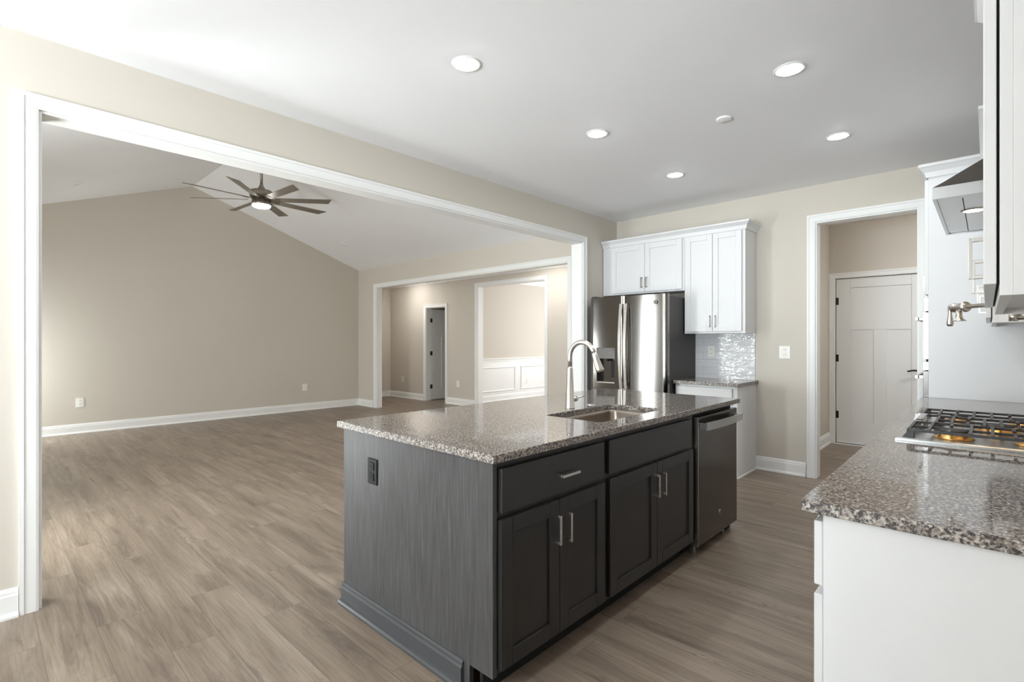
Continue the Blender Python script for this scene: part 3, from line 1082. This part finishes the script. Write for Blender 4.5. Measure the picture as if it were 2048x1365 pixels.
def bowed_door(name, x0, x1, z0, z1, hole=None):
    """door leaf whose front bows outward; hole leaves out a rectangle for the dispenser"""
    nx = 18
    xs = [x0 + (x1 - x0) * i / nx for i in range(nx + 1)]
    if hole:
        xs = sorted(set([x for x in xs if not (abs(x - hole[0]) < 0.012 or abs(x - hole[1]) < 0.012)] + [hole[0], hole[1]]))
    zs = [z0, z1] if not hole else [z0, hole[2], hole[3], z1]

    def fy_(x):
        s = (x - x0) / (x1 - x0) * 2 - 1
        w = (x - RX0) / (RX1 - RX0) * 2 - 1
        edge = max(0.0, (abs(s) - 0.92) / 0.08)
        return 4.712 + 0.030 * w * w + 0.012 * edge ** 2.5
    mb = MB()
    vs = [(x, fy_(x), z) for z in zs for x in xs]
    n = len(xs)
    fs = []
    for j in range(len(zs) - 1):
        for i in range(n - 1):
            if hole and j == 1 and hole[0] - 1e-6 <= xs[i] and xs[i + 1] <= hole[1] + 1e-6:
                continue
            fs.append((j * n + i, j * n + i + 1, (j + 1) * n + i + 1, (j + 1) * n + i))
    mb.add(vs, fs, True)
    back = 4.795
    mb.add([(x, fy_(x), z1) for x in xs] + [(x0, back, z1), (x1, back, z1)], [tuple(range(n)) + (n + 1, n)])
    mb.add([(x, fy_(x), z0) for x in xs] + [(x0, back, z0), (x1, back, z0)], [tuple(range(n)) + (n + 1, n)])
    for x in (x0, x1):
        mb.add([(x, fy_(x), z0), (x, back, z0), (x, back, z1), (x, fy_(x), z1)], [(0, 1, 2, 3)])
    mb.add([(x0, back, z0), (x1, back, z0), (x1, back, z1), (x0, back, z1)], [(0, 1, 2, 3)])
    return mb.build(name, 'steel', fr), fy_


HL = (-3.158, -2.922, 0.838, 1.225)
ld, fyl = bowed_door('left_door', RX0, RM - 0.003, 0.735, 1.781, HL)
rd, fyr = bowed_door('right_door', RM + 0.003, RX1, 0.735, 1.778)
bowed_door('freezer_drawer', RX0, RX1, 0.07, 0.725)
MB().box(RX0 + 0.02, RX1 - 0.02, 4.81, 4.83, 0.0, 0.068).build('toe_grille', 'blackp', fr)
for xx in (RX0 + 0.03, RX1 - 0.07):
    MB().box(xx, xx + 0.04, 4.73, 4.86, 1.779, 1.795).build('hinge_cover', 'fside', fr)
# handles
for name, xc, par in (('left_handle', RM - 0.028, ld), ('right_handle', RM + 0.034, rd)):
    pth = []
    for i in range(15):
        s = i / 14
        pth.append((4.712 - 0.030 - 0.036 * math.sin(math.pi * s), 0.79 + 0.905 * s))
    mb = MB()
    mb.sweep(pth, [(-0.008, xc - 0.015), (0.008, xc - 0.015), (0.008, xc + 0.015), (-0.008, xc + 0.015)], lambda p, q, e: (e, p, q))
    for zz in (0.82, 1.64):
        mb.box(xc - 0.011, xc + 0.011, 4.675, 4.725, zz - 0.0, zz + 0.045)
    mb.build('handle', 'nickel', par, bevel=0.002)
# dispenser
y_in = 4.79
mb = MB()
mb.box(HL[0], HL[0] + 0.006, 4.716, y_in, HL[2], HL[3]).box(HL[1] - 0.006, HL[1], 4.716, y_in, HL[2], HL[3])
mb.box(HL[0] + 0.006, HL[1] - 0.006, y_in - 0.006, y_in, HL[2], 1.105)
dp = mb.build('dispenser', 'steel', ld)
MB().box(HL[0] + 0.0, HL[1], 4.709, 4.76, 1.107, HL[3]).build('control_panel', 'panel', dp, bevel=0.002)
MB().box(HL[0] + 0.006, HL[1] - 0.006, 4.712, y_in - 0.006, HL[2] + 0.001, HL[2] + 0.016).build('drip_tray', 'nickel', dp, bevel=0.002)
MB().box(-3.003, -2.945, y_in - 0.03, y_in - 0.007, 0.90, 1.085).build('water_paddle', 'blackp', dp, bevel=0.003)
MB().lathe([(0.014, 1.08), (0.016, 1.106)], (-3.03, 4.75, 0), 'z', 14).build('spout', 'blackp', dp)
MB().lathe([(0.006, 0), (0.006, -0.002)], (-2.94, 4.709, 1.205), 'y', 12).build('indicator', 'gap', dp)
for k, (xa, xb, zz) in enumerate(((-3.135, -3.10, 1.197), (-3.135, -3.095, 1.165), (-3.0, -2.965, 1.165), (-3.125, -3.09, 1.137))):
    MB().box(xa, xb, 4.7085, 4.709, zz, zz + 0.004).build('panel_mark', 'slot', dp)
round_badge(rd, (-2.452, 4.7185, 1.697), 'y', 0.021, -1)

# white cabinets over and beside the refrigerator
mc = facing('-y', 5.13)
CY0, CY1 = 5.13, YB - 0.001
oc = thing('upper_cabinet', 'white two-door cabinet mounted over the refrigerator', 'cabinet', (-2.84, 5.28, 1.83))
MB().box(-3.338, -2.331, CY0, CY1, 1.835, 2.415).build('body', 'cab', oc, bevel=0.001)
d = shaker(oc, mc, -3.215, -2.788, 1.853, 2.388, 'cab')
pull(d, mc, -2.818, 1.955, True, o0=0.021, mat='pull')
d = shaker(oc, mc, -2.784, -2.352, 1.853, 2.388, 'cab')
pull(d, mc, -2.760, 1.955, True, o0=0.021, mat='pull')
CRW = [(0, 2.395), (0.012, 2.395), (0.016, 2.41), (0.022, 2.43), (0.045, 2.455), (0.052, 2.46), (0.052, 2.475), (0, 2.475)]
MB().sweep([(-2.3305, CY0), (-3.338, CY0)][::-1], [(-d_, e_) for d_, e_ in CRW], XY).build('crown', 'cab', oc)
tc = thing('upper_cabinet', 'tall narrow white two-door wall cabinet above the tiled backsplash', 'cabinet', (-2.02, 5.28, 1.38))
MB().box(-2.329, -1.716, CY0, CY1, 1.377, 2.415).build('body', 'cab', tc, bevel=0.001)
d = shaker(tc, mc, -2.312, -2.030, 1.398, 2.388, 'cab', rail=0.055)
pull(d, mc, -2.055, 1.50, True, o0=0.021, mat='pull')
d = shaker(tc, mc, -2.026, -1.745, 1.398, 2.388, 'cab', rail=0.055)
pull(d, mc, -2.000, 1.50, True, o0=0.021, mat='pull')
MB().sweep([(-2.3295, CY0), (-1.716, CY0), (-1.716, CY1)], [(-d_, e_) for d_, e_ in CRW], XY).build('crown', 'cab', tc)

bc = thing('base_cabinet', 'white base cabinet under the small granite counter next to the refrigerator', 'cabinet', (-2.02, 5.15, 0))
MB().box(-2.325, -1.72, 4.905, CY1, 0.10, ZU).box(-2.325, -1.72, 4.975, CY1, 0.0, 0.10).build('body', 'cab', bc, bevel=0.001)
mbc = facing('-y', 4.905)
MB().box(-1.7195, -1.712, 4.903, CY1 - 0.001, 0.0, ZU).build('side_panel', 'cab', bc)
d = slab(bc, mbc, -2.31, -1.755, 0.69, 0.845, 'cab')
pull(d, mbc, -2.03, 0.735, False, o0=0.021)
for a0, a1, ha in ((-2.31, -2.035, -2.06), (-2.031, -1.755, -2.00)):
    d = shaker(bc, mbc, a0, a1, 0.12, 0.675, 'cab')
    pull(d, mbc, ha, 0.58, True, o0=0.021)
MB().sweep([(-1.7118, 4.904), (-1.7118, CY1 - 0.03)], [(-0.001, 0.001), (-0.012, 0.001), (-0.010, 0.012), (-0.001, 0.016)], XY).build('shoe_trim', 'trim', bc)
o = plate_with_hole([(-2.33, 4.862), (-1.690, 4.862), (-1.690, CY1), (-2.33, CY1)], None, ZU, ZC).build('countertop', 'granite', bevel=0.002, at=(-2.0, 5.1, ZU))
tag(o, 'small speckled granite countertop beside the refrigerator', 'countertop')
o = MB().box(-2.60, -1.722, YB - 0.011, YB - 0.0005, ZC + 0.001, 1.376).build('backsplash', 'tile', at=(-2.1, YB, ZC))
tag(o, 'glossy white handmade subway tile backsplash under the tall white cabinet', 'backsplash')

# ------------------------------------------------------------------ right-hand run
RF = -0.300                 # face frame plane of the base cabinets
mr = facing('-x', RF)
YE = 1.455


def right_base(label, y0, y1, end_panel=False, drawers=1):
    o = thing('base_cabinet', label, 'cabinet', (0.0, (y0 + y1) / 2, 0))
    mb = MB()
    mb.box(RF + 0.0, XR - 0.001, y0, y1, 0.10, ZU).box(RF + 0.07, XR - 0.001, y0 + 0.0, y1, 0, 0.10)
    mb.build('body', 'cab', o, bevel=0.001)
    n = 1 if y1 - y0 < 0.6 else 2
    w = (y1 - y0 - 0.03) / n
    for k in range(n):
        a0 = y0 + (0.003 if k == 0 else 0.015) + w * k
        a1 = y0 + 0.015 + w * (k + 1) - 0.004
        d = slab(o, mr, a0, a1, 0.683, 0.845, 'cab')
        pull(d, mr, (a0 + a1) / 2, 0.795, False, o0=0.021, mat='nickel', L=0.12)
        d = shaker(o, mr, a0, a1, 0.12, 0.660, 'cab')
        pull(d, mr, a0 + 0.035 if k == 1 or n == 1 else a1 - 0.035, 0.57, True, o0=0.021)
    if end_panel:
        MB().box(-0.279, XR - 0.002, y0 - 0.006, y0 - 0.0005, 0.0, ZU - 0.0005).build('end_panel', 'cab', o)
    return o


right_base('white base cabinet with plain end panel at the near end of the right counter', YE, 2.45, True)
right_base('white base cabinet below the gas cooktop', 2.452, 3.55)
right_base('white base cabinet between the cooktop and the tall oven cabinet', 3.552, 4.615)
o = plate_with_hole([(-0.343, 1.428), (XR - 0.001, 1.428), (XR - 0.001, 4.616), (-0.343, 4.616)], None, ZU, ZC).build('countertop', 'granite', bevel=0.004, at=(0, 3.0, ZU))
tag(o, 'long speckled granite countertop on the right, under the gas cooktop', 'countertop')

# cooktop
ct = thing('gas_cooktop', 'stainless gas cooktop with black cast iron grates on the right counter', 'cooktop', (0, 3.0, ZC))
TX0, TX1, TY0, TY1 = -0.272, 0.235, 2.545, 3.465
mb = MB()
mb.sweep([(TX0, TY0), (TX1, TY0), (TX1, TY1), (TX0, TY1)], [(0, ZC + 0.0005), (0, ZC + 0.008), (0.006, ZC + 0.012), (0.02, ZC + 0.012), (0.03, ZC + 0.006), (0.03, ZC + 0.0005)], XY, closed=True)
mb.box(TX0 + 0.03, TX1 - 0.03, TY0 + 0.03, TY1 - 0.03, ZC + 0.0005, ZC + 0.006)
mb.build('top_plate', 'steelh', ct)
burners = [(-0.10, 2.71, 0.045), (0.13, 2.71, 0.035), (0.03, 3.005, 0.055), (-0.10, 3.30, 0.035), (0.13, 3.30, 0.045)]
for x, y, r in burners:
    b = MB().lathe([(r + 0.02, 0.006), (r + 0.018, 0.012), (r + 0.004, 0.014), (r, 0.030), (r - 0.004, 0.032)], (x, y, ZC), 'z', 28).build('burner', 'warm_burner', ct)
    MB().lathe([(r - 0.002, 0.0325), (r, 0.036), (r - 0.006, 0.041), (0.001, 0.042)], (x, y, ZC), 'z', 28, caps=False).build('burner_cap', 'iron', b)
for i in range(5):
    x, y = (-0.225, 2.90 + 0.052 * i)
    k_ = MB().lathe([(0.021, 0.012), (0.021, 0.018), (0.018, 0.02), (0.016, 0.042), (0.012, 0.045)], (x, y, ZC), 'z', 20).build('knob', 'chrome', ct)
    MB().box(x - 0.018, x + 0.018, y - 0.004, y + 0.004, ZC + 0.0455, ZC + 0.053).build('knob_grip', 'chrome', k_, bevel=0.001)
ZG = ZC + 0.046
bw = 0.0055


def grate(x0, x1, y0, y1, name):
    mb = MB()
    for y in (y0, y1):
        mb.box(x0, x1, y - bw, y + bw, ZG - 0.010, ZG)
    for x in (x0, x1):
        mb.box(x - bw, x + bw, y0, y1, ZG - 0.010, ZG)
    n = 7
    for i in range(1, n):
        x = x0 + (x1 - x0) * i / n
        ym = (y0 + y1) / 2
        if i in (2, 5):
            mb.box(x - bw, x + bw, y0, ym - 0.055, ZG - 0.008, ZG + 0.002)
            mb.box(x - bw, x + bw, ym + 0.055, y1, ZG - 0.008, ZG + 0.002)
        else:
            mb.box(x - bw, x + bw, y0, y1, ZG - 0.008, ZG + 0.002)
    mb.box(x0, x1, (y0 + y1) / 2 - bw, (y0 + y1) / 2 + bw, ZG - 0.012, ZG - 0.002)
    for x in (x0 + 0.006, x1 - 0.006):
        for y in (y0 + 0.004, y1 - 0.004):
            mb.box(x - 0.012, x + 0.012, y - 0.009, y + 0.009, ZC + 0.0062, ZG - 0.004)
    mb.build(name, 'iron', ct, bevel=0.0015)


grate(-0.232, 0.20, 2.582, 2.860, 'grate')
grate(-0.165, 0.20, 2.874, 3.136, 'grate')
grate(-0.232, 0.20, 3.150, 3.430, 'grate')

# range hood
hd = thing('range_hood', 'stainless wall range hood with sloped canopy and lit lamps over the cooktop', 'range hood', (0.1, 3.0, 1.85))
HX, HY0, HY1, HZ = -0.157, 2.56, 3.47, 1.853
mb = MB()
mb.sweep([(HX, HY0), (XR - 0.001, HY0), (XR - 0.001, HY1), (HX, HY1)], [(0, HZ), (0, HZ + 0.045), (0.004, HZ + 0.045), (0.012, HZ + 0.004), (0.012, HZ)], XY, closed=True)
mb.build('lip', 'steelh', hd)
mb = MB()
mb.prism([(HX + 0.001, HZ + 0.046), (XR - 0.002, HZ + 0.046), (XR - 0.002, HZ + 0.285), (XR - 0.06, HZ + 0.285), (HX + 0.03, HZ + 0.06)], HY0 + 0.001, HY1 - 0.001, lambda p, q, e: (p, e, q))
mb.build('canopy', 'dsteel', hd)  # darker steel than the lip, dim reflection put into the colour
un = MB().box(HX + 0.012, XR - 0.014, HY0 + 0.012, HY1 - 0.012, HZ + 0.006, HZ + 0.012).build('underside_plate', 'steelh', hd)
MB().box(HX + 0.085, HX + 0.088, HY0 + 0.08, HY1 - 0.03, HZ + 0.0052, HZ + 0.006).build('panel_seam', 'gap', un)
for hx in (-0.043, 0.16):
    y = 2.915
    MB().lathe([(0.001, 0.0035), (0.034, 0.0035)], (hx, y, HZ), 'z', 24, caps=False).build('hood_lamp', 'hoodled', un)
    MB().lathe([(0.034, 0.003), (0.042, 0.003), (0.044, 0.006)], (hx, y, HZ), 'z', 24, caps=False).build('lamp_ring', 'nickel', un)
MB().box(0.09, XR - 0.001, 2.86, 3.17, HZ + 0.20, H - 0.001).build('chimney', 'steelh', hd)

# pot filler
pf = thing('pot_filler', 'brushed nickel folding pot filler faucet on the wall over the cooktop', 'pot filler', (XR, 3.4, 1.42))
zf_ = 1.466
tip = Vector((-0.128, 3.35, zf_))
mid = Vector((-0.02, 3.06, zf_))
elb = Vector((0.17, 2.93, zf_ - 0.002))
ax = (elb - tip).normalized()
MB().lathe([(0.034, -0.001), (0.034, -0.008), (0.022, -0.014), (0.017, -0.10), (0.015, -0.24)], (XR, 3.4, 1.415), 'x', 20).build('wall_flange', 'nickel', pf)
MB().lathe([(0.017, -0.02), (0.017, 0.025)], (0.09, 3.4, 1.415), 'z', 16).build('wall_joint', 'nickel', pf)
MB().tube([(0.09, 3.4, 1.425), (0.13, 3.16, 1.434), (0.17, 2.94, 1.442)], 0.0095).build('lower_arm', 'nickel', pf)
MB().lathe([(0.016, 1.424), (0.018, 1.436), (0.018, 1.478), (0.012, 1.485)], (elb.x, elb.y, 0), 'z', 16).build('elbow_joint', 'nickel', pf)
MB().tube([elb, tip + ax * 0.09], 0.0105).build('upper_arm', 'nickel', pf)
vb = MB()
vb.tube([tip + ax * 0.10, tip + ax * 0.095, tip + ax * 0.088, tip + ax * 0.08, tip + ax * 0.072, tip + ax * 0.02, tip + ax * 0.012, tip, tip - ax * 0.012],
        [0.012, 0.023, 0.026, 0.023, 0.020, 0.0205, 0.024, 0.018, 0.010], 18)
vb.build('valve_body', 'nickel', pf)
sp_ = tip + ax * 0.045
MB().lathe([(0.014, 0), (0.013, -0.03), (0.016, -0.042), (0.027, -0.052), (0.027, -0.056)], (sp_.x, sp_.y, sp_.z - 0.012), 'z', 20).build('spout', 'nickel', pf)
lv = tip - ax * 0.016
MB().tube([lv + Vector((0, 0, 0.016)), lv + Vector((0, 0, 0.006)), lv - Vector((0, 0, 0.03)), lv - Vector((0, 0, 0.08)), lv - Vector((0, 0, 0.092))], [0.007, 0.010, 0.008, 0.0145, 0.010], 14).build('lever', 'nickel', pf)

# upper cabinets of the right-hand wall
UF = 0.018                  # face frame plane
mu = facing('-x', UF)
ZB, ZT = 1.393, 2.42


def right_upper(label, y0, y1, leaves, ends):
    o = thing('upper_cabinet', label, 'cabinet', (0.17, (y0 + y1) / 2, ZB))
    mb = MB()
    mb.box(UF, UF + 0.02, y0, y1, ZB, ZT).box(UF + 0.02, XR - 0.001, y0, y0 + 0.016, ZB, ZT).box(UF + 0.02, XR - 0.001, y1 - 0.016, y1, ZB, ZT)
    mb.box(UF + 0.02, XR - 0.001, y0 + 0.016, y1 - 0.016, ZB + 0.02, ZB + 0.036).box(UF + 0.02, XR - 0.001, y0 + 0.016, y1 - 0.016, ZT - 0.016, ZT)
    mb.build('body', 'cab', o, bevel=0.001)
    MB().box(UF - 0.0045, UF, y0 + 0.012, y1 - 0.012, ZB + 0.03, ZT - 0.03).build('bumper_gap', 'gap', o)
    for a0, a1, ha, hz in leaves:
        d = shaker(o, mu, a0, a1, 1.417, 2.392, 'cab', o0=0.0045)
        pull(d, mu, ha, hz, True, o0=0.0245, t=0.011, out=0.034)
    path = [(UF, y1), (UF, y0)]
    if 'far' in ends:
        path = [(XR - 0.002, y1)] + path
    if 'near' in ends:
        path = path + [(XR - 0.002, y0)]
    MB().sweep(path, [(-d_, e_ + 0.005) for d_, e_ in CRW], XY).build('crown', 'cab', o)
    return o


right_upper('white upper cabinet at the right edge of the picture, nearest the camera', 1.43, 2.45,
            [(1.432, 1.992, 1.952, 1.535), (1.997, 2.445, 2.405, 1.525)], ('near', 'far'))
right_upper('white upper cabinet beyond the range hood, against the tall oven cabinet', 3.50, 4.56,
            [(3.502, 4.055, 3.62, 1.535), (4.06, 4.555, 4.42, 1.535)], ('near',))

# tall oven cabinet and wall oven
tl = thing('tall_oven_cabinet', 'tall white cabinet with wall oven at the far end of the right counter', 'cabinet', (0, 5.0, 0))
TF = -0.305
MB().box(TF, XR - 0.001, 4.62, YB - 0.001, 0.0, 2.47).build('body', 'cab', tl, bevel=0.001)
MB().box(-0.285, XR - 0.002, 4.6165, 4.6195, ZC + 0.001, 2.42).build('side_panel', 'cab', tl)
mt = facing('-x', TF)
for a0, a1, ha in ((4.635, 5.02, 4.985), (5.024, 5.41, 5.06)):
    d = shaker(tl, mt, a0, a1, 1.632, 2.445, 'cab')
    pull(d, mt, ha, 1.74, True, o0=0.021)
d = slab(tl, mt, 4.635, 5.41, 0.12, 0.46, 'cab')
pull(d, mt, 5.02, 0.36, False, o0=0.021)
CRT = [(0, 2.455), (0.012, 2.455), (0.016, 2.47), (0.022, 2.49), (0.045, 2.52), (0.052, 2.525), (0.052, 2.545), (0, 2.545)]
MB().sweep([(TF, YB - 0.002), (TF, 4.62), (XR - 0.002, 4.62)], CRT and [(-d_, e_) for d_, e_ in CRT], XY).build('crown', 'cab', tl)
ov = thing('built_in_oven', 'stainless double wall oven seen edge-on in the tall white cabinet', 'oven', (TF, 5.02, 0.5))
mb = MB()
fbox(mb, mt, 4.655, 5.39, 0.515, 1.605, 0.001, 0.014)
mb.build('housing', 'blackp', ov)
for nm, z0, z1, m_, ou in (('control_panel', 1.512, 1.608, 'chrome', 0.030), ('upper_door', 1.170, 1.505, 'steelh', 0.032), ('control_panel', 1.092, 1.150, 'chrome', 0.030), ('lower_door', 0.52, 1.085, 'dsteel', 0.032)):
    mb = MB()
    fbox(mb, mt, 4.650, 5.395, z0, z1, 0.001, ou)
    dd = mb.build(nm, m_, ov, bevel=0.002)
    if 'door' in nm:
        mb = MB()
        zz = z1 - 0.045
        fbox(mb, mt, 4.66, 5.385, zz - 0.012, zz + 0.012, ou + 0.028, ou + 0.045)
        fbox(mb, mt, 4.70, 4.73, zz - 0.010, zz + 0.010, ou, ou + 0.028)
        fbox(mb, mt, 5.315, 5.345, zz - 0.010, zz + 0.010, ou, ou + 0.028)
        mb.build('handle', 'nickel', dd, bevel=0.002)
        mb = MB()
        fbox(mb, mt, 4.75, 5.295, z0 + 0.05, z1 - 0.08, ou, ou + 0.001)
        mb.build('glass', 'blackp', dd)
